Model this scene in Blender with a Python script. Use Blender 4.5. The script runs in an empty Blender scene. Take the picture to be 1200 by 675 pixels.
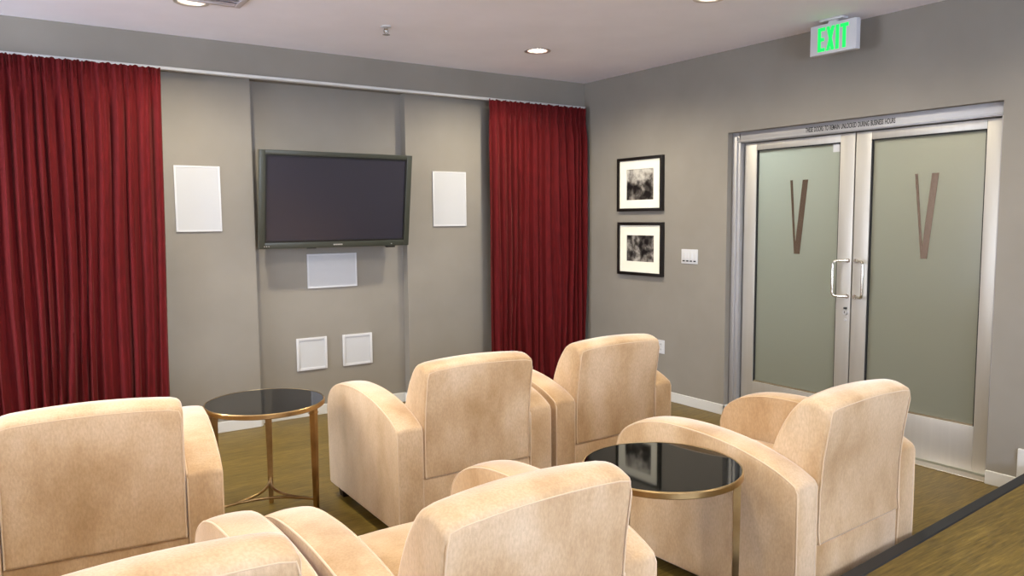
import bpy, bmesh, math, random
from mathutils import Vector, Matrix, noise
PI = math.pi
scene = bpy.context.scene
COL = scene.collection

# ------------------------------------------------------------------ materials
def s2l(c):
    return tuple((x/12.92 if x <= 0.04045 else ((x+0.055)/1.055)**2.4) for x in (v/255 for v in c))

def mat(name, rgb, rough=0.6, metal=0.0, lin=False, **kw):
    m = bpy.data.materials.new(name); m.use_nodes = True
    b = m.node_tree.nodes['Principled BSDF']
    c = rgb if lin else s2l(rgb)
    b.inputs['Base Color'].default_value = (*c, 1)
    b.inputs['Roughness'].default_value = rough
    b.inputs['Metallic'].default_value = metal
    for k, v in kw.items():
        b.inputs[k.replace('_', ' ')].default_value = v
    return m

def nodes(m):
    nt = m.node_tree
    return nt, nt.nodes['Principled BSDF']

def add_noise(nt, scale, detail=4, rough=0.55, vec=None, stretch=(1, 1, 1)):
    tc = nt.nodes.new('ShaderNodeTexCoord'); mp = nt.nodes.new('ShaderNodeMapping')
    mp.inputs['Scale'].default_value = stretch
    nt.links.new(tc.outputs['Object'], mp.inputs['Vector'])
    n = nt.nodes.new('ShaderNodeTexNoise')
    n.inputs['Scale'].default_value = scale; n.inputs['Detail'].default_value = detail
    n.inputs['Roughness'].default_value = rough
    nt.links.new(mp.outputs['Vector'], n.inputs['Vector'])
    return n

def ramp(nt, src, stops):
    r = nt.nodes.new('ShaderNodeValToRGB')
    el = r.color_ramp.elements
    while len(el) < len(stops): el.new(0.5)
    for e, (p, c) in zip(el, stops):
        e.position = p; e.color = (*s2l(c), 1)
    nt.links.new(src, r.inputs['Fac'])
    return r

def bump(nt, b, src, strength, dist):
    bp = nt.nodes.new('ShaderNodeBump')
    bp.inputs['Strength'].default_value = strength; bp.inputs['Distance'].default_value = dist
    nt.links.new(src, bp.inputs['Height']); nt.links.new(bp.outputs['Normal'], b.inputs['Normal'])

def paint(name, rgb, var=4, rough=0.75):
    m = mat(name, rgb, rough); nt, b = nodes(m)
    n = add_noise(nt, 2.2, 3)
    lo = tuple(v-var for v in rgb); hi = tuple(v+var for v in rgb)
    r = ramp(nt, n.outputs['Fac'], [(0.3, lo), (0.7, hi)])
    nt.links.new(r.outputs['Color'], b.inputs['Base Color'])
    f = add_noise(nt, 180, 2)
    bump(nt, b, f.outputs['Fac'], 0.12, 0.003)
    return m

M = {}
M['wall'] = paint('taupe_wall_paint', (137, 131, 122))
M['ceiling'] = paint('ceiling_paint', (240, 237, 246), 3, 0.85)
M['white'] = mat('white_trim_paint', (208, 207, 204), 0.4)
M['white_plastic'] = mat('white_plastic', (204, 204, 207), 0.45)
M['grille'] = mat('speaker_cloth', (190, 191, 194), 0.85)
nt, b = nodes(M['grille']); bump(nt, b, add_noise(nt, 500, 1).outputs['Fac'], 0.15, 0.002)
M['black_plastic'] = mat('black_plastic', (18, 18, 18), 0.35)
M['bezel'] = mat('tv_bezel', (56, 58, 50), 0.38)
M['screen'] = mat('tv_screen', (44, 42, 52), 0.22, Specular_IOR_Level=0.6)
M['silver'] = mat('silver_plastic', (200, 200, 200), 0.3, 0.6)
M['brass'] = mat('antique_brass', (168, 128, 78), 0.3, 1.0)
nt, b = nodes(M['brass'])
r = ramp(nt, add_noise(nt, 9, 4).outputs['Fac'], [(0.3, (166, 138, 96)), (0.7, (208, 178, 128))])
nt.links.new(r.outputs['Color'], b.inputs['Base Color'])
M['black_glass'] = mat('black_glass', (12, 12, 9), 0.04, Specular_IOR_Level=0.42, IOR=1.36)
M['dark_wood'] = mat('dark_stained_wood', (28, 20, 17), 0.4)
M['alum'] = mat('satin_aluminium', (196, 191, 184), 0.42, 0.55)
nt, b = nodes(M['alum'])
r = ramp(nt, add_noise(nt, 30, 3, stretch=(1, 1, 0.05)).outputs['Fac'], [(0.3, (187, 183, 176)), (0.7, (193, 189, 182))])
nt.links.new(r.outputs['Color'], b.inputs['Base Color'])
M['alum_frame'] = mat('grey_aluminium', (172, 170, 170), 0.45, 0.5)
M['gasket'] = mat('black_gasket', (30, 30, 30), 0.7)
M['steel'] = mat('brushed_steel_pull', (214, 208, 196), 0.25, 0.9)
M['chrome'] = mat('chrome', (205, 205, 205), 0.12, 1.0)
M['bronze'] = mat('bronze_film', (130, 111, 95), 0.22, 0.75)
M['ink'] = mat('black_ink', (22, 22, 22), 0.6)
M['nosing'] = mat('black_rubber_nosing', (30, 31, 34), 0.55)
M['mat_board'] = mat('cream_mat_board', (244, 240, 224), 0.8)
M['frame_black'] = mat('black_lacquer_frame', (22, 19, 18), 0.35)
M['vent'] = mat('vent_enamel', (190, 180, 182), 0.5)
M['can'] = mat('downlight_reflector', (206, 196, 190), 0.3, 0.7)
M['corridor'] = paint('corridor_paint', (196, 194, 178))

def emis(name, rgb, strength):
    m = mat(name, rgb, 0.5); nt, b = nodes(m)
    b.inputs['Emission Color'].default_value = (*s2l(rgb), 1)
    b.inputs['Emission Strength'].default_value = strength
    return m
M['lamp'] = emis('downlight_lamp', (255, 244, 226), 26)
M['exit_green'] = emis('exit_letter_green', (0, 232, 96), 0.62)
M['fill_glow'] = emis('fill_pane_left', (225, 236, 255), 9.0)  # added glow for the unseen left window, serves as fill
M['fill_glow_b'] = emis('fill_pane_rear', (216, 230, 255), 19.0)  # stronger added glow behind the camera, lights the chair backs

# velvet
def velvet():
    m = mat('cream_velvet', (214, 182, 146), 0.9); nt, b = nodes(m)
    b.inputs['Sheen Weight'].default_value = 0.85
    b.inputs['Sheen Roughness'].default_value = 0.35
    b.inputs['Sheen Tint'].default_value = (1.0, 0.95, 0.9, 1)
    b.inputs['Specular IOR Level'].default_value = 0.12
    tc = nt.nodes.new('ShaderNodeTexCoord'); oi = nt.nodes.new('ShaderNodeObjectInfo')
    add = nt.nodes.new('ShaderNodeVectorMath'); add.operation = 'ADD'
    mul = nt.nodes.new('ShaderNodeMath'); mul.operation = 'MULTIPLY'; mul.inputs[1].default_value = 37.0
    nt.links.new(oi.outputs['Random'], mul.inputs[0])
    nt.links.new(tc.outputs['Object'], add.inputs[0]); nt.links.new(mul.outputs[0], add.inputs[1])
    def nz(scale, detail, st):
        mp = nt.nodes.new('ShaderNodeMapping'); mp.inputs['Scale'].default_value = st
        nt.links.new(add.outputs[0], mp.inputs['Vector'])
        n = nt.nodes.new('ShaderNodeTexNoise'); n.inputs['Scale'].default_value = scale
        n.inputs['Detail'].default_value = detail
        nt.links.new(mp.outputs['Vector'], n.inputs['Vector']); return n
    big = nz(5, 3, (1, 1, 0.55)); fine = nz(150, 2, (1, 1, 0.45))
    r1 = ramp(nt, big.outputs['Fac'], [(0.28, (178, 144, 103)), (0.5, (202, 171, 134)), (0.74, (218, 192, 160))])
    r2 = ramp(nt, fine.outputs['Fac'], [(0.3, (232, 229, 226)), (0.7, (255, 255, 255))])
    mx = nt.nodes.new('ShaderNodeMix'); mx.data_type = 'RGBA'; mx.blend_type = 'MULTIPLY'
    mx.inputs[0].default_value = 0.8
    nt.links.new(r1.outputs['Color'], mx.inputs[6]); nt.links.new(r2.outputs['Color'], mx.inputs[7])
    nt.links.new(mx.outputs[2], b.inputs['Base Color'])
    f = nz(240, 2, (1, 1, 1)); bump(nt, b, f.outputs['Fac'], 0.25, 0.003)
    return m
M['velvet'] = velvet()
M['welt'] = mat('velvet_welt', (208, 180, 146), 0.85, Sheen_Weight=0.4)

def drapery():
    m = mat('crimson_drapery', (100, 12, 18), 0.8); nt, b = nodes(m)
    b.inputs['Sheen Weight'].default_value = 0.12
    b.inputs['Sheen Tint'].default_value = (1, 0.35, 0.3, 1)
    b.inputs['Specular IOR Level'].default_value = 0.2
    n = add_noise(nt, 60, 3, stretch=(1, 1, 0.15))
    r = ramp(nt, n.outputs['Fac'], [(0.3, (76, 5, 10)), (0.7, (94, 9, 14))])
    nt.links.new(r.outputs['Color'], b.inputs['Base Color'])
    bump(nt, b, add_noise(nt, 350, 1).outputs['Fac'], 0.2, 0.002)
    return m
M['drape'] = drapery()

def wood_floor():
    m = mat('olive_brown_plank_floor', (104, 86, 44), 0.42); nt, b = nodes(m)
    b.inputs['Specular IOR Level'].default_value = 0.35
    tc = nt.nodes.new('ShaderNodeTexCoord')
    br = nt.nodes.new('ShaderNodeTexBrick')
    br.inputs['Scale'].default_value = 1.0
    br.inputs['Brick Width'].default_value = 1.22; br.inputs['Row Height'].default_value = 0.15
    br.inputs['Mortar Size'].default_value = 0.0012; br.offset = 0.37
    br.inputs['Color1'].default_value = (0.25, 0.25, 0.25, 1); br.inputs['Color2'].default_value = (0.75, 0.75, 0.75, 1)
    br.inputs['Mortar'].default_value = (0.1, 0.1, 0.1, 1)
    nt.links.new(tc.outputs['Object'], br.inputs['Vector'])
    grain = add_noise(nt, 20, 6, 0.65, stretch=(0.4, 5, 1))
    streak = add_noise(nt, 7, 4, 0.6, stretch=(0.5, 2.2, 1))
    r1 = ramp(nt, grain.outputs['Fac'], [(0.28, (88, 70, 30)), (0.5, (122, 101, 46)), (0.72, (150, 127, 66))])
    r2 = ramp(nt, streak.outputs['Fac'], [(0.3, (212, 208, 200)), (0.7, (255, 255, 250))])
    r3 = ramp(nt, br.outputs['Color'], [(0.1, (150, 146, 140)), (0.3, (226, 226, 222)), (0.8, (255, 255, 255))])
    def mult(a, c, f):
        mx = nt.nodes.new('ShaderNodeMix'); mx.data_type = 'RGBA'; mx.blend_type = 'MULTIPLY'
        mx.inputs[0].default_value = f
        nt.links.new(a, mx.inputs[6]); nt.links.new(c, mx.inputs[7]); return mx.outputs[2]
    c = mult(mult(r1.outputs['Color'], r2.outputs['Color'], 0.8), r3.outputs['Color'], 0.7)
    nt.links.new(c, b.inputs['Base Color'])
    bump(nt, b, grain.outputs['Fac'], 0.1, 0.002)
    return m
M['floor'] = wood_floor()

def frosted():
    m = bpy.data.materials.new('frosted_glass'); m.use_nodes = True
    nt = m.node_tree; nt.nodes.clear()
    out = nt.nodes.new('ShaderNodeOutputMaterial')
    tr = nt.nodes.new('ShaderNodeBsdfTranslucent'); tr.inputs['Color'].default_value = (0.60, 0.585, 0.52, 1)
    di = nt.nodes.new('ShaderNodeBsdfDiffuse'); di.inputs['Color'].default_value = (*s2l((128, 127, 116)), 1)
    gl = nt.nodes.new('ShaderNodeBsdfGlossy'); gl.inputs['Roughness'].default_value = 0.16
    gl.inputs['Color'].default_value = (0.8, 0.8, 0.8, 1)
    m1 = nt.nodes.new('ShaderNodeMixShader'); m1.inputs[0].default_value = 0.36
    nt.links.new(tr.outputs[0], m1.inputs[1]); nt.links.new(di.outputs[0], m1.inputs[2])
    fr = nt.nodes.new('ShaderNodeFresnel'); fr.inputs['IOR'].default_value = 1.5
    m2 = nt.nodes.new('ShaderNodeMixShader')
    nt.links.new(fr.outputs[0], m2.inputs[0]); nt.links.new(m1.outputs[0], m2.inputs[1]); nt.links.new(gl.outputs[0], m2.inputs[2])
    nt.links.new(m2.outputs[0], out.inputs['Surface'])
    return m
M['frosted'] = frosted()

def photo_print(name, seed, kind):
    m = mat(name, (90, 86, 80), 0.35); nt, b = nodes(m)
    tc = nt.nodes.new('ShaderNodeTexCoord'); mp = nt.nodes.new('ShaderNodeMapping')
    mp.inputs['Location'].default_value = (seed, seed*2, 0)
    nt.links.new(tc.outputs['Object'], mp.inputs['Vector'])
    n = nt.nodes.new('ShaderNodeTexNoise'); n.inputs['Scale'].default_value = 16; n.inputs['Detail'].default_value = 6
    nt.links.new(mp.outputs['Vector'], n.inputs['Vector'])
    sep = nt.nodes.new('ShaderNodeSeparateXYZ'); nt.links.new(tc.outputs['Object'], sep.inputs[0])
    if kind == 'interior':
        rz = nt.nodes.new('ShaderNodeMapRange'); rz.inputs['From Min'].default_value = -0.02; rz.inputs['From Max'].default_value = 0.05
    else:
        rz = nt.nodes.new('ShaderNodeMapRange'); rz.inputs['From Min'].default_value = 0.12; rz.inputs['From Max'].default_value = -0.12
    nt.links.new(sep.outputs['Z'], rz.inputs['Value'])
    ad = nt.nodes.new('ShaderNodeMath'); ad.operation = 'MULTIPLY_ADD'
    ad.inputs[1].default_value = 0.22 if kind == 'interior' else 0.1
    nt.links.new(rz.outputs[0], ad.inputs[0]); nt.links.new(n.outputs['Fac'], ad.inputs[2])
    r = ramp(nt, ad.outputs[0], [(0.42, (22, 20, 20)), (0.55, (78, 74, 70)), (0.68, (150, 145, 138)), (0.85, (200, 196, 186))])
    nt.links.new(r.outputs['Color'], b.inputs['Base Color'])
    return m
M['print_a'] = photo_print('grey_photo_print', 3.1, 'interior')
M['print_b'] = photo_print('group_photo_print', 8.4, 'group')

# ------------------------------------------------------------------ mesh helpers
def link(name, bm, m, parent=None, smooth=35, loc=None):
    me = bpy.data.meshes.new(name)
    bmesh.ops.recalc_face_normals(bm, faces=bm.faces[:])
    bm.to_mesh(me); bm.free()
    if smooth:
        for p in me.polygons: p.use_smooth = True
        me.set_sharp_from_angle(angle=math.radians(smooth))
    o = bpy.data.objects.new(name, me); COL.objects.link(o)
    if m is not None: me.materials.append(m)
    if parent is not None: o.parent = parent
    if loc is not None: o.location = loc
    return o

def empty(name, loc=(0, 0, 0), rot=(0, 0, 0)):
    o = bpy.data.objects.new(name, None); COL.objects.link(o)
    o.location = loc; o.rotation_euler = rot; o.empty_display_size = 0.1
    return o

def tag(o, label, cat, group=None):
    o['label'] = label; o['category'] = cat
    if group: o['group'] = group
    return o

def struct(o):
    o['kind'] = 'structure'; return o

def add_box(bm, lo, hi, bev=0.0, seg=2):
    r = bmesh.ops.create_cube(bm, size=1.0)
    vs = r['verts']
    for v in vs:
        v.co = Vector(((lo[i]+hi[i])/2 + v.co[i]*(hi[i]-lo[i])) for i in range(3))
    if bev > 0:
        es = list({e for v in vs for e in v.link_edges})
        bmesh.ops.bevel(bm, geom=es, offset=bev, segments=seg, profile=0.6, affect='EDGES')
    return vs

def boxes(*bs, bev=0.0, seg=2):
    bm = bmesh.new()
    for lo, hi in bs: add_box(bm, lo, hi, bev, seg)
    return bm

def add_tube(bm, pts, rad, n=8, closed=False, up=Vector((0, 0, 1)), sx=1.0):
    pts = [Vector(p) for p in pts]; rings = []
    L = len(pts)
    for i, p in enumerate(pts):
        a = pts[(i-1) % L] if (closed or i > 0) else p
        c = pts[(i+1) % L] if (closed or i < L-1) else p
        t = (c-a).normalized()
        u = up if abs(t.dot(up)) < 0.95 else Vector((1, 0, 0))
        s = t.cross(u).normalized(); w = s.cross(t)
        rr = rad[i] if isinstance(rad, (list, tuple)) else rad
        rings.append([bm.verts.new(p + s*math.cos(2*PI*k/n)*rr*sx + w*math.sin(2*PI*k/n)*rr) for k in range(n)])
    m = L if closed else L-1
    for i in range(m):
        A, B = rings[i], rings[(i+1) % L]
        for k in range(n): bm.faces.new((A[k], A[(k+1) % n], B[(k+1) % n], B[k]))
    if not closed:
        bm.faces.new(rings[0][::-1]); bm.faces.new(rings[-1])

def add_lathe(bm, prof, n=40, cx=0, cy=0, cap=True):
    rings = [[bm.verts.new((cx+r*math.cos(2*PI*k/n), cy+r*math.sin(2*PI*k/n), z)) for k in range(n)] for r, z in prof]
    for A, B in zip(rings, rings[1:]):
        for k in range(n): bm.faces.new((A[k], A[(k+1) % n], B[(k+1) % n], B[k]))
    if cap:
        bm.faces.new(rings[0][::-1]); bm.faces.new(rings[-1])

def lathe(prof, n=40, cap=True):
    bm = bmesh.new(); add_lathe(bm, prof, n, cap=cap); return bm

def prism_x(bm, prof, xs, f=None):
    """profile in (y,z) swept along x positions xs; f(x,y,z) may move a vertex"""
    rings = []
    for x in xs:
        ring = []
        for y, z in prof:
            p = (x, y, z) if f is None else f(x, y, z)
            ring.append(bm.verts.new(p))
        rings.append(ring)
    n = len(prof)
    for A, B in zip(rings, rings[1:]):
        for k in range(n): bm.faces.new((A[k], A[(k+1) % n], B[(k+1) % n], B[k]))
    bm.faces.new(rings[0][::-1]); bm.faces.new(rings[-1])
    return rings

def bevel_sharp(bm, off, seg=4, ang=40):
    bm.normal_update()
    bmesh.ops.recalc_face_normals(bm, faces=bm.faces[:])
    es = [e for e in bm.edges if len(e.link_faces) == 2 and e.calc_face_angle(0) > math.radians(ang)]
    bmesh.ops.bevel(bm, geom=es, offset=off, segments=seg, profile=0.5, affect='EDGES', clamp_overlap=True)

def catmull(pts, n=6):
    out = []
    P = [Vector(p) for p in pts]
    for i in range(len(P)-1):
        p0 = P[max(i-1, 0)]; p1 = P[i]; p2 = P[i+1]; p3 = P[min(i+2, len(P)-1)]
        for k in range(n):
            t = k/n
            out.append(0.5*((2*p1)+(-p0+p2)*t+(2*p0-5*p1+4*p2-p3)*t*t+(-p0+3*p1-3*p2+p3)*t**3))
    out.append(P[-1]); return out

def copy_tree(root):
    r = root.copy(); COL.objects.link(r)
    for ch in list(root.children):
        c = ch.copy(); COL.objects.link(c); c.parent = r
        for g in list(ch.children):
            d = g.copy(); COL.objects.link(d); d.parent = c
    return r

def text_mesh(body, size, depth, name):
    cu = bpy.data.curves.new('tmp', 'FONT'); cu.body = body; cu.size = size; cu.extrude = depth
    cu.offset = size*0.02; cu.space_word = 1.5; cu.align_x = 'CENTER'; cu.align_y = 'CENTER'
    o = bpy.data.objects.new('tmp', cu); COL.objects.link(o)
    dg = bpy.context.evaluated_depsgraph_get()
    me = bpy.data.meshes.new_from_object(o.evaluated_get(dg)); me.name = name
    bpy.data.objects.remove(o); bpy.data.curves.remove(cu)
    return me

# ------------------------------------------------------------------ dimensions
H = 2.74; XL = -6.7; YR = -8.8; YP = 0.098; YC = 0.181; ZS = 2.52
RX0, RX1 = -3.0, -1.781
DY0, DY1, DZ = -1.669, -3.556, 2.1376          # door opening in the right wall
PH = 0.18                                        # seating platform height
def nose_y(x): return -3.842 + 0.069*(x+0.235)

# ------------------------------------------------------------------ room shell
struct(link('floor', boxes(((XL-0.2, YR-0.2, -0.15), (2.9, 0.4, 0.0))), M['floor'], smooth=0))
bm = bmesh.new()
pl = [(XL, nose_y(XL)-0.05), (0.0, nose_y(0)-0.05), (0.0, YR), (XL, YR)]
lo = [bm.verts.new((x, y, 0.0)) for x, y in pl]; hi = [bm.verts.new((x, y, PH)) for x, y in pl]
bm.faces.new(lo[::-1]); bm.faces.new(hi)
for i in range(4): bm.faces.new((lo[i], lo[(i+1) % 4], hi[(i+1) % 4], hi[i]))
struct(link('floor_platform', bm, M['floor'], smooth=0))
bm = bmesh.new()
prof = [(0.0, -0.03), (0.0, 0.002), (-0.006, 0.006), (-0.052, 0.006), (-0.056, 0.0), (-0.05, -0.001), (-0.05, -0.03)]
ringA = [bm.verts.new((XL, nose_y(XL)+y, PH+z)) for y, z in prof]; ringB = [bm.verts.new((0, nose_y(0)+y, PH+z)) for y, z in prof]
for k in range(len(prof)): bm.faces.new((ringA[k], ringA[(k+1) % 7], ringB[(k+1) % 7], ringB[k]))
bm.faces.new(ringA[::-1]); bm.faces.new(ringB)
struct(link('trim_2', bm, M['nosing'], smooth=0))

# back wall with the shallow recess for the screen, and the soffit band above it
wb = struct(link('wall_back', boxes(((XL-0.2, YP, 0), (RX0, 0.4, ZS+0.05)), ((RX0, YC, 0), (RX1, 0.4, ZS+0.05)),
                                    ((RX1, YP, 0), (0.0, 0.4, ZS+0.05))), M['wall'], smooth=0))
sf = link('soffit', boxes(((XL-0.2, 0.0, ZS), (0.0, 0.4, H+0.02))), M['wall'], parent=wb, smooth=0)
struct(link('wall_right', boxes(((0.0, DY0, 0), (0.2, 0.4, H+0.02)), ((0.0, YR-0.2, 0), (0.2, DY1, H+0.02)),
                                ((0.0, DY1, DZ), (0.2, DY0, H+0.02))), M['wall'], smooth=0))
# left wall and rear wall with openings for added, unseen fill-light windows
WY0, WY1, WZ0, WZ1 = -2.5, -0.4, 0.4, 2.5
struct(link('wall_left', boxes(((XL-0.2, YR-0.2, 0), (XL, WY0, H)), ((XL-0.2, WY1, 0), (XL, 0.4, H)),
                               ((XL-0.2, WY0, 0), (XL, WY1, WZ0)), ((XL-0.2, WY0, WZ1), (XL, WY1, H))), M['wall'], smooth=0))
VX0, VX1, VZ0, VZ1 = -5.6, -2.0, 0.9, 2.45
struct(link('wall_rear', boxes(((XL-0.2, YR-0.2, 0), (VX0, YR, H)), ((VX1, YR-0.2, 0), (0.2, YR, H)),
                               ((VX0, YR-0.2, 0), (VX1, YR, VZ0)), ((VX0, YR-0.2, VZ1), (VX1, YR, H))), M['wall'], smooth=0))
def fill_window_bars(axis, a0, a1, z0, z1, c):
    t = 0.05; bs = []
    for a in (a0, (a0+a1)/2-t/2, a1-t): bs.append((a, a+t, z0, z1))
    bs += [(a0, a1, z0, z0+t), (a0, a1, z1-t, z1)]
    if axis == 'y': return boxes(*[((c-0.03, q[0], q[2]), (c+0.03, q[1], q[3])) for q in bs])
    return boxes(*[((q[0], c-0.03, q[2]), (q[1], c+0.03, q[3])) for q in bs])
w1 = struct(link('fill_window_1', fill_window_bars('y', WY0, WY1, WZ0, WZ1, XL-0.1), M['white'], smooth=0))
link('glowing_fill_pane', boxes(((XL-0.112, WY0+0.05, WZ0+0.05), (XL-0.106, WY1-0.05, WZ1-0.05))), M['fill_glow'], parent=w1, smooth=0)  # invented window: glowing pane added to fill the room from the left
w2 = struct(link('fill_window_2', fill_window_bars('x', VX0, VX1, VZ0, VZ1, YR-0.1), M['white'], smooth=0))
link('glowing_fill_pane', boxes(((VX0+0.05, YR-0.112, VZ0+0.05), (VX1-0.05, YR-0.106, VZ1-0.05))), M['fill_glow_b'], parent=w2, smooth=0)  # invented window: glowing pane added as fill from behind the camera

# downlight positions on the ceiling grid
DL = [(x, y) for y in (-0.9, -2.53, -4.16, -5.79, -7.42) for x in (-5.98, -3.585, -1.19)]
# ceiling with round openings for the cans
bm = boxes(((XL-0.2, YR-0.2, H), (0.2, 0.4, H+0.2)))
ce = link('ceiling', bm, M['ceiling'], smooth=0)
cb = bmesh.new()
for x, y in DL:
    r = bmesh.ops.create_cone(cb, cap_ends=True, segments=40, radius1=0.074, radius2=0.074, depth=0.3)
    bmesh.ops.translate(cb, verts=r['verts'], vec=(x, y, H+0.05))
cut = link('cutter', cb, None, smooth=0)
md = ce.modifiers.new('holes', 'BOOLEAN'); md.object = cut; md.operation = 'DIFFERENCE'; md.solver = 'EXACT'
dg = bpy.context.evaluated_depsgraph_get()
new = bpy.data.meshes.new_from_object(ce.evaluated_get(dg))
ce.modifiers.clear(); old = ce.data; ce.data = new; new.name = 'ceiling'; bpy.data.meshes.remove(old)
bpy.data.objects.remove(cut)
if not new.materials: new.materials.append(M['ceiling'])
struct(ce)

# corridor behind the frosted doors
struct(link('wall_corridor', boxes(((2.6, -6.0, 0), (2.8, 0.4, H)), ((0.2, 0.2, 0), (2.8, 0.4, H)), ((0.2, -6.2, 0), (2.8, -6.0, H))), M['corridor'], smooth=0))
struct(link('ceiling_corridor', boxes(((0.2, -6.2, H), (2.9, 0.4, H+0.2))), M['ceiling'], smooth=0))

# baseboards
BH, BT = 0.079, 0.014
def bb(*bs): return boxes(*bs, bev=0.003, seg=1)
struct(link('baseboard_back', bb(((XL, YP-BT, 0), (RX0, YP, BH)), ((RX0-BT, YP, 0), (RX0, YP, BH)) if False else ((RX0, YC-BT, 0), (RX1, YC, BH)),
                                 ((RX0, YP, 0), (RX0+BT, YC, BH)), ((RX1-BT, YP-BT, 0), (RX1, YC, BH)),
                                 ((RX1, YP-BT, 0), (0, YP, BH))), M['white'], smooth=0))
struct(link('baseboard_right', bb(((-BT, DY0-BT, 0), (0, YP, BH)), ((-BT, DY0-BT, 0), (0.045, DY0, BH)),
                                  ((-BT, -3.717, 0), (0, DY1, BH)), ((-BT-0.002, nose_y(0)-0.04, 0), (0, -3.717, 0.243)),
                                  ((-BT, YR, PH), (0, nose_y(0)-0.04, PH+BH))), M['white'], smooth=0))
# white curtain track along the soffit edge
struct(link('trim_1', bb(((XL, -0.022, ZS-0.012), (-0.002, 0.03, ZS+0.008))), M['white'], smooth=0))

# ------------------------------------------------------------------ downlights
def make_downlight():
    root = empty('downlight')
    link('trim_ring', lathe([(0.072, 0.004), (0.094, 0.0), (0.097, -0.004), (0.094, -0.007), (0.074, -0.004), (0.070, 0.004)], 40, cap=False), M['can'], root)
    link('reflector', lathe([(0.0715, 0.0), (0.066, 0.03), (0.056, 0.07), (0.05, 0.07), (0.055, 0.1), (0.0715, 0.1)], 40, cap=False), M['can'], root)
    bm = lathe([(0.001, 0.012), (0.03, 0.016), (0.05, 0.028), (0.06, 0.048), (0.055, 0.06), (0.001, 0.06)], 32)
    link('lamp', bm, M['lamp'], root)
    return root
d0 = make_downlight()
dl_label = {
    (-3.585, -0.9): 'lit recessed downlight beside the ceiling vent, above the left curtain edge',
    (-1.19, -0.9): 'lit recessed downlight in the ceiling nearest the far room corner',
    (-1.19, -2.53): 'lit recessed downlight cut by the top edge, near the exit sign',
}
spots = []
for i, (x, y) in enumerate(DL):
    vis = (x, y) in dl_label
    o = d0 if i == 0 else copy_tree(d0)
    o.location = (x, y, H)
    tag(o, dl_label.get((x, y), 'lit recessed downlight in the ceiling behind or above the camera view'), 'downlight', 'recessed ceiling downlights')
    L = bpy.data.lights.new('downlight_beam', 'SPOT'); L.energy = 106 if y > -1.5 else (60 if y > -4.5 else 18)
    L.color = (1.0, 0.91, 0.71); L.spot_size = math.radians(164); L.spot_blend = 0.6; L.shadow_soft_size = 0.05
    lo = bpy.data.objects.new('downlight_beam', L); COL.objects.link(lo); lo.location = (x, y, H-0.008)
    spots.append(lo)
# corridor lamps
for y, e in ((-1.75, 165), (-3.3, 84)):
    L = bpy.data.lights.new('corridor_lamp', 'AREA'); L.energy = e; L.size = 0.5; L.color = (0.74, 0.92, 1.0) if y > -2 else (1.0, 0.95, 0.80)
    lo = bpy.data.objects.new('corridor_lamp', L); COL.objects.link(lo); lo.location = (0.8, y, H-0.02)

# ------------------------------------------------------------------ ceiling vent, sprinkler
v = empty('ceiling_vent', (-3.50, -1.19, H))
tag(v, 'pinkish grey square air vent on the ceiling beside the left downlight', 'vent')
t = 0.035; s = 0.165; sy = 0.24
link('frame', boxes(((-s, -sy, -0.016), (-s+t, sy, 0)), ((s-t, -sy, -0.016), (s, sy, 0)), ((-s+t, -sy, -0.016), (s-t, -sy+t, 0)), ((-s+t, sy-t, -0.016), (s-t, sy, 0)), bev=0.004), M['vent'], v)
bm = bmesh.new()
for k in range(9):
    y = -sy+t+0.02+k*(2*sy-2*t-0.04)/8
    prism_x(bm, [(y-0.016, -0.012), (y-0.014, -0.014), (y+0.012, -0.003), (y+0.010, -0.001)], (-s+t, s-t))
link('louvre', bm, M['vent'], v)
sp = empty('ceiling_sprinkler', (-2.43, -0.965, H))
tag(sp, 'small chrome pendent fire sprinkler on the ceiling above the television', 'sprinkler')
link('escutcheon', lathe([(0.034, 0.0), (0.032, -0.006), (0.016, -0.009), (0.015, 0.0)], 28), M['white_plastic'], sp)
link('body', lathe([(0.012, 0), (0.012, -0.018), (0.009, -0.02), (0.005, -0.03), (0.005, -0.04), (0.001, -0.041)], 16), M['chrome'], sp)
bm = bmesh.new()
for sgn in (-1, 1): add_tube(bm, [(sgn*0.011, 0, -0.016), (sgn*0.018, 0, -0.028), (sgn*0.012, 0, -0.042), (0, 0, -0.05)], 0.0028, 6)
link('yoke', bm, M['chrome'], sp)
bm = lathe([(0.003, -0.049), (0.022, -0.05), (0.024, -0.053), (0.003, -0.054)], 20)
link('deflector', bm, M['chrome'], sp)

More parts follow.
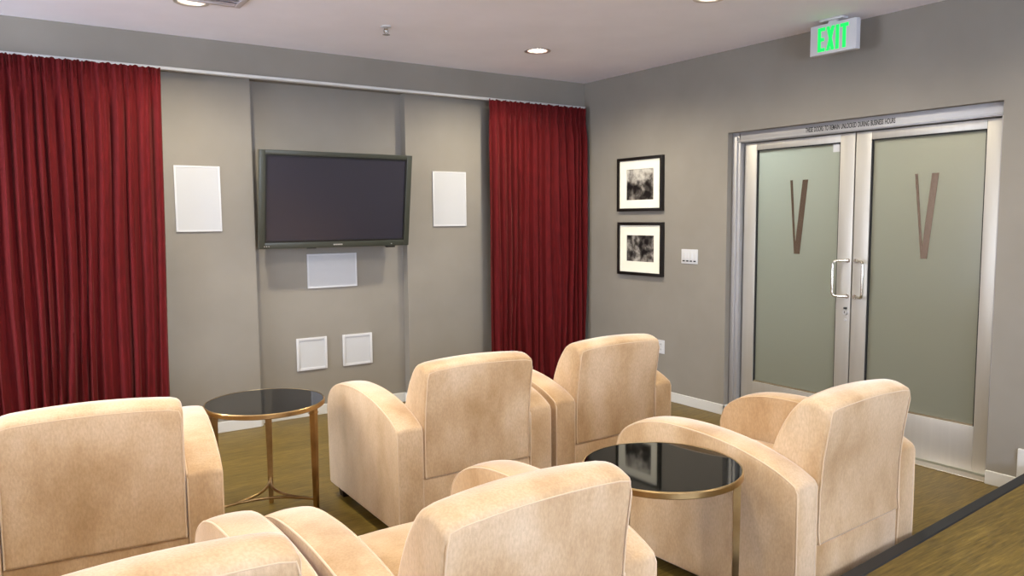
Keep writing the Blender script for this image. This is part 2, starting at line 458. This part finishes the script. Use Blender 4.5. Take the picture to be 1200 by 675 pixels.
# ------------------------------------------------------------------ curtains
def curtain(name, x0, x1, folds, seed, label, drift):
    rnd = random.Random(seed)
    W = x1-x0; n = int(folds*14); top, bot = 2.506, 0.025
    zs = [top, top-0.008, top-0.03, top-0.06, top-0.09, top-0.115, top-0.15, top-0.2, top-0.27] + [top-0.27-(top-0.27-bot)*k/22 for k in range(1, 23)]
    ph = [rnd.uniform(0, 6.28) for _ in range(8)]
    wid = [rnd.uniform(0.62, 1.5) for _ in range(folds+2)]
    cum = [0]
    for w in wid: cum.append(cum[-1]+w)
    amps = [rnd.uniform(0.55, 1.15) for _ in range(folds+3)]
    tot = cum[folds]
    def phase(u):
        s = u*tot
        for k in range(folds):
            if cum[k+1] >= s or k == folds-1: return k+(s-cum[k])/wid[k], k
    bm = bmesh.new(); rows = []
    for z in zs:
        d = (top-z)
        body = min(1.0, max(0.0, (d-0.07)/0.25)); body = body*body*(3-2*body)
        low = d/(top-bot)
        row = []
        for i in range(n+1):
            u = i/n
            p, k = phase(u)
            wob = 0.32*math.sin(low*3.1+ph[0]+u*9)*low + 0.22*math.sin(low*6.3+ph[1]+u*23)*low
            a = amps[k]*(0.75+0.25*math.sin(k*2.3+low*4+ph[2]))
            f = math.sin(2*PI*(p+wob)); f = math.copysign(abs(f)**0.8, f)
            yb = (0.034+0.004*low)*a*f + 0.010*math.sin(4*PI*(p+wob)+ph[3]+u*5)*body
            hdr = 0.010*f + 0.0075*math.sin(6*PI*p+ph[4]) + 0.004*math.sin(14*PI*p+d*40)
            y = -0.072 + body*yb + (1-body)*hdr
            x = x0+W*u + 0.004*math.sin(2*PI*p*2+ph[5])*body
            x += drift*low*u
            zz = z
            if d < 0.02: zz += 0.005*math.sin(2*PI*p*1.0+ph[6])+0.003*math.sin(5*PI*p)
            row.append(bm.verts.new((x, y, zz)))
        rows.append(row)
    for A, B in zip(rows, rows[1:]):
        for i in range(n): bm.faces.new((A[i], A[i+1], B[i+1], B[i]))
    o = link(name, bm, M['drape'], smooth=80)
    m = o.modifiers.new('cloth', 'SOLIDIFY'); m.thickness = 0.003; m.offset = 0
    tag(o, label, 'curtain', 'crimson pleated curtains along the back wall')
    return o
curtain('curtain', -5.55, -3.615, 27, 5, 'wide dark red pleated curtain covering the left of the back wall', -0.035)
curtain('curtain', -1.085, -0.045, 15, 11, 'dark red pleated curtain hanging in the far corner by the framed pictures', 0.005)

# ------------------------------------------------------------------ television
tv = empty('television', (-2.420, -0.055, 1.662), (math.radians(8), 0, 0))
tag(tv, 'black flat screen television switched off, mounted tilted on the back wall', 'television')
TW, TH = 0.590, 0.352
bz = 0.030
link('housing', boxes(((-TW+0.02, 0.012, -TH+0.02), (TW-0.02, 0.075, TH-0.02)), ((-0.42, 0.07, -0.24), (0.42, 0.098, 0.24)), bev=0.01), M['black_plastic'], tv)
bx = 0.043; bt = 0.032; bo = 0.044
link('bezel', boxes(((-TW, -0.016, -TH), (-TW+bx, 0.016, TH)), ((TW-bx, -0.016, -TH), (TW, 0.016, TH)),
                    ((-TW+bx-0.002, -0.0155, TH-bt), (TW-bx+0.002, 0.0155, TH)), ((-TW+bx-0.002, -0.0155, -TH), (TW-bx+0.002, 0.0155, -TH+bo)), bev=0.004), M['bezel'], tv)
ix, iz0, iz1 = TW-bx, -TH+bo, TH-bt
g = 0.011
link('inner_rim', boxes(((-ix, -0.012, iz0), (-ix+g, 0.006, iz1)), ((ix-g, -0.012, iz0), (ix, 0.006, iz1)),
                        ((-ix+g, -0.012, iz1-g), (ix-g, 0.006, iz1)), ((-ix+g, -0.012, iz0), (ix-g, 0.006, iz0+g))), M['black_plastic'], tv, smooth=0)
link('screen', boxes(((-ix+g, -0.006, iz0+g), (ix-g, 0.006, iz1-g))), M['screen'], tv, smooth=0)
bm = bmesh.new()
for k in range(7):
    add_box(bm, (-0.036+k*0.0105, -0.0175, -TH+0.017), (-0.028+k*0.0105, -0.0150, -TH+0.026))
link('maker_mark', bm, M['silver'], tv, smooth=0)
link('remote_sensor', boxes(((0.40, -0.012, -TH-0.014), (0.475, 0.012, -TH+0.001)), bev=0.004), M['black_plastic'], tv)
link('indicator_light', boxes(((0.436, -0.018, -TH+0.014), (0.444, -0.014, -TH+0.020))), M['silver'], tv, smooth=0)
link('cable_clip', boxes(((-0.235, -0.006, -TH-0.007), (-0.165, 0.01, -TH+0.001)), bev=0.003), M['black_plastic'], tv)
link('indicator_dots', boxes(*[((-0.555+k*0.016, -0.0175, -TH+0.016), (-0.548+k*0.016, -0.015, -TH+0.021)) for k in range(3)]), M['silver'], tv, smooth=0)
link('wall_mount', boxes(((-0.25, 0.095, -0.05), (-0.19, 0.215, 0.05)), ((0.19, 0.095, -0.05), (0.25, 0.215, 0.05)), ((-0.3, 0.2, -0.12), (0.3, 0.228, 0.12))), M['black_plastic'], tv, smooth=0)

# ------------------------------------------------------------------ in-wall speakers
def wall_speaker(x0, x1, z0, z1, y, border, label, name='wall_speaker', inset=False):
    r = empty(name, ((x0+x1)/2, y, z0)); w = (x1-x0)/2; h = z1-z0
    tag(r, label, 'speaker', 'white speakers set into the back wall')
    link('frame', boxes(((-w, -0.012, 0), (-w+border, 0, h)), ((w-border, -0.012, 0), (w, 0, h)),
                        ((-w+border, -0.012, 0), (w-border, 0, border)), ((-w+border, -0.012, h-border), (w-border, 0, h)), bev=0.002), M['white_plastic'], r)
    d = -0.006 if inset else -0.0095
    link('grille', boxes(((-w+border, d, border), (w-border, 0, h-border))), M['grille'], r, smooth=0)
    return r
wall_speaker(-3.532, -3.229, 1.442, 1.895, YP, 0.012, 'tall white wall speaker between the left curtain and the television')
wall_speaker(-1.543, -1.224, 1.456, 1.909, YP, 0.012, 'tall white wall speaker between the television and the right curtain')
wall_speaker(-2.594, -2.192, 0.993, 1.257, YC, 0.012, 'wide white speaker set into the wall just under the television')
wall_speaker(-2.697, -2.456, 0.362, 0.613, YC, 0.019, 'left of two small square white speakers low on the back wall', inset=True)
wall_speaker(-2.326, -2.076, 0.360, 0.609, YC, 0.019, 'right of two small square white speakers low on the back wall', inset=True)

# ------------------------------------------------------------------ pictures on the right wall
def picture(zc, yc, hw, hh, pw, ph0, ph1, pm, label):
    r = empty('framed_picture', (0, yc, zc)); tag(r, label, 'picture', 'black framed photographs on the right wall')
    f = 0.026; d = 0.032
    link('frame', boxes(((-d, -hw, -hh), (0, -hw+f, hh)), ((-d, hw-f, -hh), (0, hw, hh)),
                        ((-d, -hw+f, -hh), (0, hw-f, -hh+f)), ((-d, -hw+f, hh-f), (0, hw-f, hh)), bev=0.003), M['frame_black'], r)
    # mat board with a window
    a, c = hw-f, hh-f
    link('mat_board', boxes(((-0.018, -a, -c), (-0.012, -pw, c)), ((-0.018, pw, -c), (-0.012, a, c)),
                            ((-0.018, -pw, -c), (-0.012, pw, ph0)), ((-0.018, -pw, ph1), (-0.012, pw, c))), M['mat_board'], r, smooth=0)
    link('photograph', boxes(((-0.013, -pw-0.004, ph0-0.004), (-0.006, pw+0.004, ph1+0.004))), pm, r, smooth=0)
picture(1.797, -0.750, 0.272, 0.228, 0.163, -0.132, 0.128, M['print_a'], 'upper of two black framed grey photographs, with a dark interior view')
picture(1.250, -0.757, 0.272, 0.226, 0.166, -0.108, 0.115, M['print_b'], 'lower of two black framed photographs, with a pale crowded scene')

# ------------------------------------------------------------------ switch plate and outlet
sw = empty('light_switch', (0, -1.307, 1.204)); tag(sw, 'white four-gang light switch plate on the wall left of the doors', 'light switch')
link('plate', boxes(((-0.006, -0.0855, -0.0575), (0, 0.0855, 0.0575)), bev=0.003), M['white_plastic'], sw)
for k in range(4):
    y = 0.058-k*0.0385
    rk = link('rocker', boxes(((-0.0095, y-0.012, -0.026), (-0.005, y+0.012, 0.034)), bev=0.0015), M['white_plastic'], sw)
    link('slider', boxes(((-0.0105, y-0.011, -0.040), (-0.005, y+0.011, -0.031))), M['ink'], rk, smooth=0)
ou = empty('wall_outlet', (0, -1.006, 0.44)); tag(ou, 'white power outlet plate low on the right wall behind an armchair', 'outlet')
link('plate', boxes(((-0.006, -0.037, -0.057), (0, 0.037, 0.057)), bev=0.003), M['white_plastic'], ou)
for zc in (-0.022, 0.022):
    rc = link('receptacle', boxes(((-0.009, -0.017, zc-0.015), (-0.005, 0.017, zc+0.015)), bev=0.004), M['white_plastic'], ou)
    link('slot', boxes(((-0.0095, -0.007, zc-0.006), (-0.0085, -0.005, zc+0.006)), ((-0.0095, 0.005, zc-0.006), (-0.0085, 0.007, zc+0.006))), M['ink'], rc, smooth=0)

# ------------------------------------------------------------------ doors
fr = struct(link('trim_3', boxes(((0.052, DY0-0.075, 0), (0.15, DY0, DZ)), ((0.040, DY0-0.052, 0), (0.06, DY0-0.018, DZ-0.03)),
                                 ((0.052, DY1, 0), (0.15, DY1+0.028, DZ)),
                                 ((0.052, DY1+0.02, 2.060), (0.15, DY0-0.06, DZ)), ((0.044, DY1+0.02, 2.066), (0.06, DY0-0.02, 2.078)),
                                 bev=0.003), M['alum_frame'], smooth=30))
link('stop_gasket', boxes(((0.14, DY1+0.02, 2.04), (0.149, DY0-0.06, 2.07)), ((0.14, -2.655, 0.012), (0.149, -2.626, 2.06)), ((0.14, DY0-0.10, 0.012), (0.149, DY0-0.07, 2.06)), ((0.14, DY1+0.01, 0.012), (0.149, DY1+0.04, 2.06))), M['gasket'], fr, smooth=0)
me = text_mesh('THESE DOORS TO REMAIN UNLOCKED DURING BUSINESS HOURS', 0.04, 0.0004, 'header_lettering')
to = bpy.data.objects.new('header_lettering', me); COL.objects.link(to); me.materials.append(M['ink'])
xs = [vv.co.x for vv in me.vertices]; wd = max(xs)-min(xs)
Rt = Matrix(((0, 0, -1), (-1, 0, 0), (0, 1, 0))).to_4x4()
to.matrix_world = Matrix.Translation((0.0515, -2.607, 2.098)) @ Rt @ Matrix.Diagonal((0.63/wd, 1.12, 1, 1))
to.parent = fr
struct(link('trim_4', boxes(((-0.012, DY1+0.001, 0), (0.2, DY0-0.001, 0.011)), bev=0.004), M['steel'], smooth=0))

def leaf(name, ya, yb, ga, gb, label):
    """ya > yb: stile edges; ga > gb glass edges"""
    r = empty(name, (0.09, (ya+yb)/2, 0.0)); struct(r); r['label'] = label
    o = (ya+yb)/2; A, B, GA, GB = ya-o, yb-o, ga-o, gb-o
    x0, x1 = -0.0, 0.045; z0, z1, g0, g1 = 0.018, 2.054, 0.284, 2.001
    link('leaf_frame', boxes(((x0, GA, z0), (x1, A, z1)), ((x0, B, z0), (x1, GB, z1)), ((x0, GB, z0), (x1, GA, g0)), ((x0, GB, g1), (x1, GA, z1)), bev=0.0025), M['alum'], r, smooth=30)
    k = 0.007
    link('gasket', boxes(((0.006, GA-k, g0), (0.04, GA, g1)), ((0.006, GB, g0), (0.04, GB+k, g1)), ((0.006, GB, g1-k), (0.04, GA, g1))), M['gasket'], r, smooth=0)
    link('glazing_bead', boxes(((0.006, GB, g0), (0.04, GA, g0+0.012))), M['steel'], r, smooth=0)
    gp = link('glass_pane', boxes(((0.020, GB, g0), (0.028, GA, g1))), M['frosted'], r, smooth=0)
    return r, o
dl_, ol = leaf('door_1', -1.757, -2.636, -1.862, -2.532, 'left aluminium door leaf with frosted glass, lock and small white sticker')
dr_, orr = leaf('door_2', -2.645, -3.528, -2.749, -3.437, 'right aluminium door leaf with frosted glass, nearest the platform step')

def quad_plate(pts, x0, x1):
    bm = bmesh.new()
    a = [bm.verts.new((x0, y, z)) for y, z in pts]; c = [bm.verts.new((x1, y, z)) for y, z in pts]
    n = len(pts)
    bm.faces.new(a); bm.faces.new(c[::-1])
    for i in range(n): bm.faces.new((a[i], a[(i+1) % n], c[(i+1) % n], c[i]))
    return bm
def emblem(root, o, p):
    # p: thin stroke top (2 y), thick stroke top (2 y), foot (2 y)
    zt, zb = 1.769, 1.252
    link('emblem_stroke', quad_plate([(p[0]-o, zt), (p[1]-o, zt), (p[4]-0.012-o, zb+0.03), (p[4]-o, zb+0.0)], 0.0175, 0.0205), M['bronze'], root, smooth=0)
    link('emblem_stroke', quad_plate([(p[2]-o, zt), (p[3]-o, zt), (p[5]-o, zb), (p[4]-o, zb)], 0.0170, 0.0205), M['bronze'], root, smooth=0)
emblem(dl_, ol, (-2.140, -2.159, -2.241, -2.283, -2.184, -2.229))
emblem(dr_, orr, (-3.027, -3.044, -3.130, -3.171, -3.080, -3.119))
link('sticker', boxes(((0.018, -2.532-ol, 1.942), (0.0205, -2.468-ol, 1.997))), M['white_plastic'], dl_, smooth=0)

def pull(root, o, ym, yo, z0, z1):
    x = -0.060; r = 0.0095
    pts = []
    def arc(c, a, b_, n=5):
        for k in range(n+1):
            t = k/n; yield c + a*math.cos(t*PI/2) + b_*math.sin(t*PI/2)
    ex = Vector((x, yo-ym, 0)); L = ex.length; e = ex.normalized(); rr = 0.028
    up = Vector((0, 0, 1)); base = Vector((0, ym-o, 0))
    P = [base+Vector((0.004, 0, z1)), base+e*(L-rr)+up*z1]
    P += list(arc(base+e*(L-rr)+up*(z1-rr), up*rr, e*rr))[1:]
    P += list(arc(base+e*(L-rr)+up*(z0+rr), e*rr, -up*rr))
    P += [base+Vector((0.004, 0, z0))]
    bm = bmesh.new(); add_tube(bm, P, r, 12)
    h = link('pull_handle', bm, M['steel'], root, smooth=60)
    bm = bmesh.new()
    for z in (z0, z1):
        q = bmesh.ops.create_cone(bm, cap_ends=True, segments=20, radius1=0.015, radius2=0.015, depth=0.006)
        bmesh.ops.transform(bm, verts=q['verts'], matrix=Matrix.Translation((-0.002, ym-o, z)) @ Matrix.Rotation(PI/2, 4, 'Y'))
    link('rose', bm, M['steel'], h)
pull(dl_, ol, -2.612, -2.540, 0.985, 1.222)
pull(dr_, orr, -2.668, -2.752, 0.985, 1.222)
bm = bmesh.new()
for z, rad, dp in ((0.878, 0.019, 0.012), (0.828, 0.009, 0.006)):
    q = bmesh.ops.create_cone(bm, cap_ends=True, segments=20, radius1=rad, radius2=rad*0.85, depth=dp)
    bmesh.ops.transform(bm, verts=q['verts'], matrix=Matrix.Translation((-dp/2, -2.605-ol, z)) @ Matrix.Rotation(-PI/2, 4, 'Y'))
lk = link('lock_cylinder', bm, M['silver'], dl_)
link('keyhole', boxes(((-0.0128, -2.607-ol, 0.872), (-0.0115, -2.603-ol, 0.886)), ((-0.013, -2.615-ol, 0.90), (0.0, -2.597-ol, 0.912))), M['ink'], lk, smooth=0)

# ------------------------------------------------------------------ exit sign
ex = empty('exit_sign', (-0.18, -2.645, H)); tag(ex, 'white ceiling-hung exit sign with green letters above the left door', 'sign')
link('canopy', boxes(((-0.03, -0.07, -0.014), (0.03, 0.09, 0.0)), bev=0.004), M['white_plastic'], ex)
link('stem', boxes(((-0.012, -0.02, -0.032), (0.012, 0.04, -0.012))), M['white_plastic'], ex, smooth=0)
link('case', boxes(((-0.022, -0.158, -0.214), (0.022, 0.158, -0.029)), bev=0.004), M['white_plastic'], ex)
def letter_polys():
    s = 0.021; h = 0.146
    yield 'E', [[(0, 0), (s, 0), (s, h), (0, h)], [(s, 0), (0.050, 0), (0.050, s), (s, s)], [(s, h/2-s/2), (0.044, h/2-s/2), (0.044, h/2+s/2), (s, h/2+s/2)], [(s, h-s), (0.050, h-s), (0.050, h), (s, h)]]
    x = 0.059; w = 0.056
    yield 'X', [[(x, 0), (x+s, 0), (x+w, h), (x+w-s, h)], [(x+w-s, 0), (x+w, 0), (x+s, h), (x, h)]]
    x = 0.124
    yield 'I', [[(x, 0), (x+s, 0), (x+s, h), (x, h)]]
    x = 0.154; w = 0.054
    yield 'T', [[(x+w/2-s/2, 0), (x+w/2+s/2, 0), (x+w/2+s/2, h-s), (x+w/2-s/2, h-s)], [(x, h-s), (x+w, h-s), (x+w, h), (x, h)]]
for ch, polys in letter_polys():
    bm = bmesh.new()
    for j, poly in enumerate(polys):
        x0 = -0.0245-0.0003*j
        a = [bm.verts.new((x0, 0.102-u, -0.195+w)) for u, w in poly]; c = [bm.verts.new((-0.020, 0.102-u, -0.195+w)) for u, w in poly]
        bm.faces.new(a); bm.faces.new(c[::-1]); n = len(poly)
        for i in range(n): bm.faces.new((a[i], a[(i+1) % n], c[(i+1) % n], c[i]))
    link('letter', bm, M['exit_green'], ex, smooth=0)

# ------------------------------------------------------------------ armchairs
CW, AW, CD, ZF = 0.872, 0.134, 0.905, 0.063
def arm_profile():
    top = catmull([(0.0, 0.548), (0.09, 0.594), (0.23, 0.635), (0.38, 0.658), (0.52, 0.665), (0.66, 0.659), (0.765, 0.637), (0.84, 0.600), (0.888, 0.552), (0.908, 0.49)], 4)
    return [(p.x, p.y) for p in top]
def make_chair():
    root = empty('armchair')
    base = [(0.006, ZF), (0.006, 0.30), (0.02, 0.306), (CD-0.03, 0.306), (CD-0.012, 0.295), (CD-0.012, ZF)]
    hw = CW/2-AW
    bm = bmesh.new(); prism_x(bm, base, (-hw-0.002, hw+0.002)); bevel_sharp(bm, 0.008, 2)
    link('base', bm, M['velvet'], root)
    tp = arm_profile()
    for sgn in (-1, 1):
        a, c = sgn*CW/2, sgn*hw
        xa, xb = min(a, c), max(a, c)
        prof = [(0.0, ZF)] + tp + [(0.902, 0.30), (0.895, ZF)]
        bm = bmesh.new()
        xs = [xa+(xb-xa)*k/6 for k in range(7)]
        def f(x, y, z):
            u = 2*(x-xa)/(xb-xa)-1
            if z > 0.5: z += 0.007*(1-u*u)
            return (x, y, z)
        prism_x(bm, prof, xs, f)
        bevel_sharp(bm, 0.013, 4, 50)
        arm = link('arm', bm, M['velvet'], root, smooth=50)
        bm = bmesh.new()
        for x, off in ((a-sgn*0.004, 0), (c+sgn*0.004, 0)):
            pts = [(x, 0.003, ZF+0.01), (x, 0.002, 0.30), (x, 0.003, 0.53)]
            pts += [(x, y, z-0.003) for y, z in tp[1:]] + [(x, 0.899, 0.30), (x, 0.893, ZF+0.01)]
            add_tube(bm, pts, 0.0034, 6, up=Vector((1, 0, 0)))
        link('welt', bm, M['welt'], arm, smooth=80)
    # back block
    bp = [(-0.006, 0.302), (0.002, 0.36), (0.0, 0.50), (-0.012, 0.64), (-0.036, 0.796), (-0.036, 0.815)]
    bp += [(p.x, p.y) for p in catmull([(-0.030, 0.826), (0.01, 0.842), (0.05, 0.845), (0.092, 0.829), (0.135, 0.778), (0.172, 0.71), (0.205, 0.62), (0.228, 0.50), (0.236, 0.40), (0.236, 0.31)], 3)]
    BW = hw-0.001
    def fb(x, y, z):
        u = x/BW
        t = max(0.0, min(1.0, (z-0.55)/0.25))
        if z > 0.55:
            z += t*(0.014*(1-u*u) - 0.010*max(0.0, (abs(u)-0.84)/0.16)**2)
        x *= 1-0.004*t
        if y > 0.05: y += 0.02*(1-u*u)*max(0, min(1, (z-0.4)/0.2))
        elif 0.34 < z < 0.8: y -= 0.006*(1-u*u)
        return (x, y, z)
    bm = bmesh.new()
    xs = [BW*(-1+2*k/14) for k in range(15)]
    xs = sorted(set([round(v_, 5) for v_ in xs]+[-BW*0.93, BW*0.93]))
    prism_x(bm, bp, xs, fb)
    bevel_sharp(bm, 0.017, 5, 55)
    back = link('backrest', bm, M['velvet'], root, smooth=50)
    bm = bmesh.new()
    def fr_(x, y, z): p = Vector(fb(x, y, z)); p.y -= 0.0; return p
    e = BW-0.007
    left = [fr_(-e, y-0.0005, z) for y, z in ((-0.006, 0.31), (0.001, 0.36), (-0.001, 0.50), (-0.012, 0.64), (-0.034, 0.782))]
    toprow = [fr_(x, -0.0345, 0.813) for x in [-e*0.97+2*e*0.97*k/16 for k in range(17)]]
    right = [Vector((-p.x, p.y, p.z)) for p in left[::-1]]
    add_tube(bm, left+toprow+right, 0.0030, 6, up=Vector((0, 1, 0)))
    link('welt', bm, M['welt'], back, smooth=80)
    # seat cushion
    bm = bmesh.new()
    n = 8; ys = [0.225+(CD+0.0-0.225)*k/8 for k in range(9)]
    prof = [(ys[0], 0.308), (ys[0], 0.43)] + [(y, 0.432+0.016*math.sin(PI*k/8)) for k, y in enumerate(ys)][1:-1] + [(ys[-1], 0.43), (ys[-1], 0.308)]
    hx = hw-0.004
    prism_x(bm, prof, [hx*(-1+2*k/8) for k in range(9)], lambda x, y, z: (x, y, z+(0.012*(1-(x/hx)**2) if z > 0.4 else 0)))
    bevel_sharp(bm, 0.024, 4, 50)
    link('seat_cushion', bm, M['velvet'], root, smooth=50)
    for sx in (-1, 1):
        for y in (0.075, 0.815):
            bm = bmesh.new()
            r = add_box(bm, (sx*0.375-0.034, y-0.034, 0.0), (sx*0.375+0.034, y+0.034, ZF+0.002))
            for vv in r:
                if vv.co.z < 0.03:
                    vv.co.x = sx*0.375+(vv.co.x-sx*0.375)*0.72; vv.co.y = y+(vv.co.y-y)*0.72
            link('foot', bm, M['dark_wood'], root, smooth=0)
    return root
CH = [
    (-2.680, -2.439, -0.8, 'cream velvet armchair in the front row just right of the far round table'),
    (-1.755, -2.406, 1.3, 'cream velvet armchair in the front row nearest the framed pictures and outlet'),
    (-4.330, -2.459, -6.5, 'cream velvet armchair seen from behind at left, in front of the wide curtain'),
    (-3.500, -4.050, 2.4, 'cream velvet armchair at bottom centre, left of the near round table'),
    (-1.844, -3.915, 2.9, 'cream velvet armchair angled in front of the glass doors, right of the near table'),
    (-4.400, -4.010, 2.0, 'cream velvet armchair cut off by the bottom edge, nearest the lower left corner'),
]
c0 = make_chair()
for i, (x, y, a, lab) in enumerate(CH):
    o = c0 if i == 0 else copy_tree(c0)
    o.location = (x, y, 0); o.rotation_euler = (0, 0, math.radians(a))
    tag(o, lab, 'armchair', 'cream velvet armchairs in two rows')

# ------------------------------------------------------------------ side tables
TR, TZ = 0.287, 0.62
def make_table():
    root = empty('side_table')
    link('table_top', lathe([(0.001, TZ-0.016), (TR-0.006, TZ-0.016), (TR-0.004, TZ-0.002), (TR-0.006, TZ), (0.001, TZ)], 72), M['black_glass'], root)
    link('rim', lathe([(TR-0.010, TZ-0.024), (TR-0.001, TZ-0.024), (TR+0.002, TZ-0.021), (TR+0.002, TZ-0.003), (TR-0.001, TZ+0.001), (TR-0.005, TZ+0.001), (TR-0.005, TZ-0.018), (TR-0.010, TZ-0.018), (TR-0.010, TZ-0.024)], 72, cap=False), M['brass'], root)
    RL = TR-0.021
    for k in range(3):
        a = k*2*PI/3
        Mx = Matrix.Rotation(-a, 4, 'Z')
        bm = bmesh.new()
        r = add_box(bm, (-0.018, RL-0.014, 0.0), (0.018, RL+0.014, TZ-0.028))
        for vv in r:
            if vv.co.z < 0.1: vv.co.x *= 0.66; vv.co.y = RL+(vv.co.y-RL)*0.66
        bmesh.ops.bevel(bm, geom=bm.edges[:], offset=0.002, segments=2, affect='EDGES')
        bm.transform(Mx)
        lg = link('leg', bm, M['brass'], root, smooth=40)
        bm = boxes(((-0.021, RL-0.017, TZ-0.047), (0.021, RL+0.017, TZ-0.043)), ((-0.012, RL-0.012, TZ-0.040), (0.012, RL+0.008, TZ-0.022)), bev=0.0015)
        bm.transform(Mx)
        link('bracket', bm, M['brass'], lg, smooth=40)
    # three inward-curving stretcher arcs joining the legs
    for k in range(3):
        a0 = k*2*PI/3; a1 = a0+2*PI/3
        p0 = Vector((math.sin(a0), math.cos(a0), 0))*(RL-0.008); p2 = Vector((math.sin(a1), math.cos(a1), 0))*(RL-0.008)
        mid = (p0+p2).normalized()*0.02
        pts = []
        for j in range(25):
            t = j/24
            q = p0*(1-t)**3 + (p0*3*t*(1-t)**2 + p2*3*t*t*(1-t))*0.22 + p2*t**3
            pts.append((q.x, q.y, 0.14))
        bm = bmesh.new(); add_tube(bm, pts, 0.0075, 8)
        link('stretcher', bm, M['brass'], root, smooth=60)
    return root
t0 = make_table()
t0.location = (-3.505, -1.747, 0); t0.rotation_euler = (0, 0, -math.radians(19))
tag(t0, 'far round side table with black glass top and brass legs, near the television wall', 'side table', 'round black glass side tables')
t1 = copy_tree(t0); t1.location = (-2.625, -3.61, 0); t1.rotation_euler = (0, 0, -math.radians(14))
tag(t1, 'near round side table, black glass top reflecting a framed picture, between two back-row armchairs', 'side table', 'round black glass side tables')

# ------------------------------------------------------------------ world, camera, view
w = bpy.data.worlds.new('World'); scene.world = w; w.use_nodes = True
w.node_tree.nodes['Background'].inputs[0].default_value = (0.8, 0.85, 1, 1)
w.node_tree.nodes['Background'].inputs[1].default_value = 0.3

yaw, pitch, roll, f = 0.5974, -0.0903, 0.0079, 903.375
F = Vector((math.sin(yaw)*math.cos(pitch), math.cos(yaw)*math.cos(pitch), math.sin(pitch)))
Rv = F.cross(Vector((0, 0, 1))).normalized(); Dv = F.cross(Rv)
c, s_ = math.cos(roll), math.sin(roll)
R2 = c*Rv+s_*Dv; D2 = -s_*Rv+c*Dv
cam = bpy.data.cameras.new('Camera'); co = bpy.data.objects.new('Camera', cam); COL.objects.link(co)
m = Matrix((R2, -D2, -F)).transposed().to_4x4(); m.translation = (-4.6101, -5.5695, 1.5186)
co.matrix_world = m
cam.sensor_width = 36; cam.sensor_fit = 'HORIZONTAL'; cam.lens = f/1200*36
cam.clip_start = 0.05
scene.camera = co
vs = scene.view_settings
vs.view_transform = 'Standard'; vs.look = 'None'; vs.gamma = 1; vs.use_curve_mapping = False
vs.exposure = 0.05
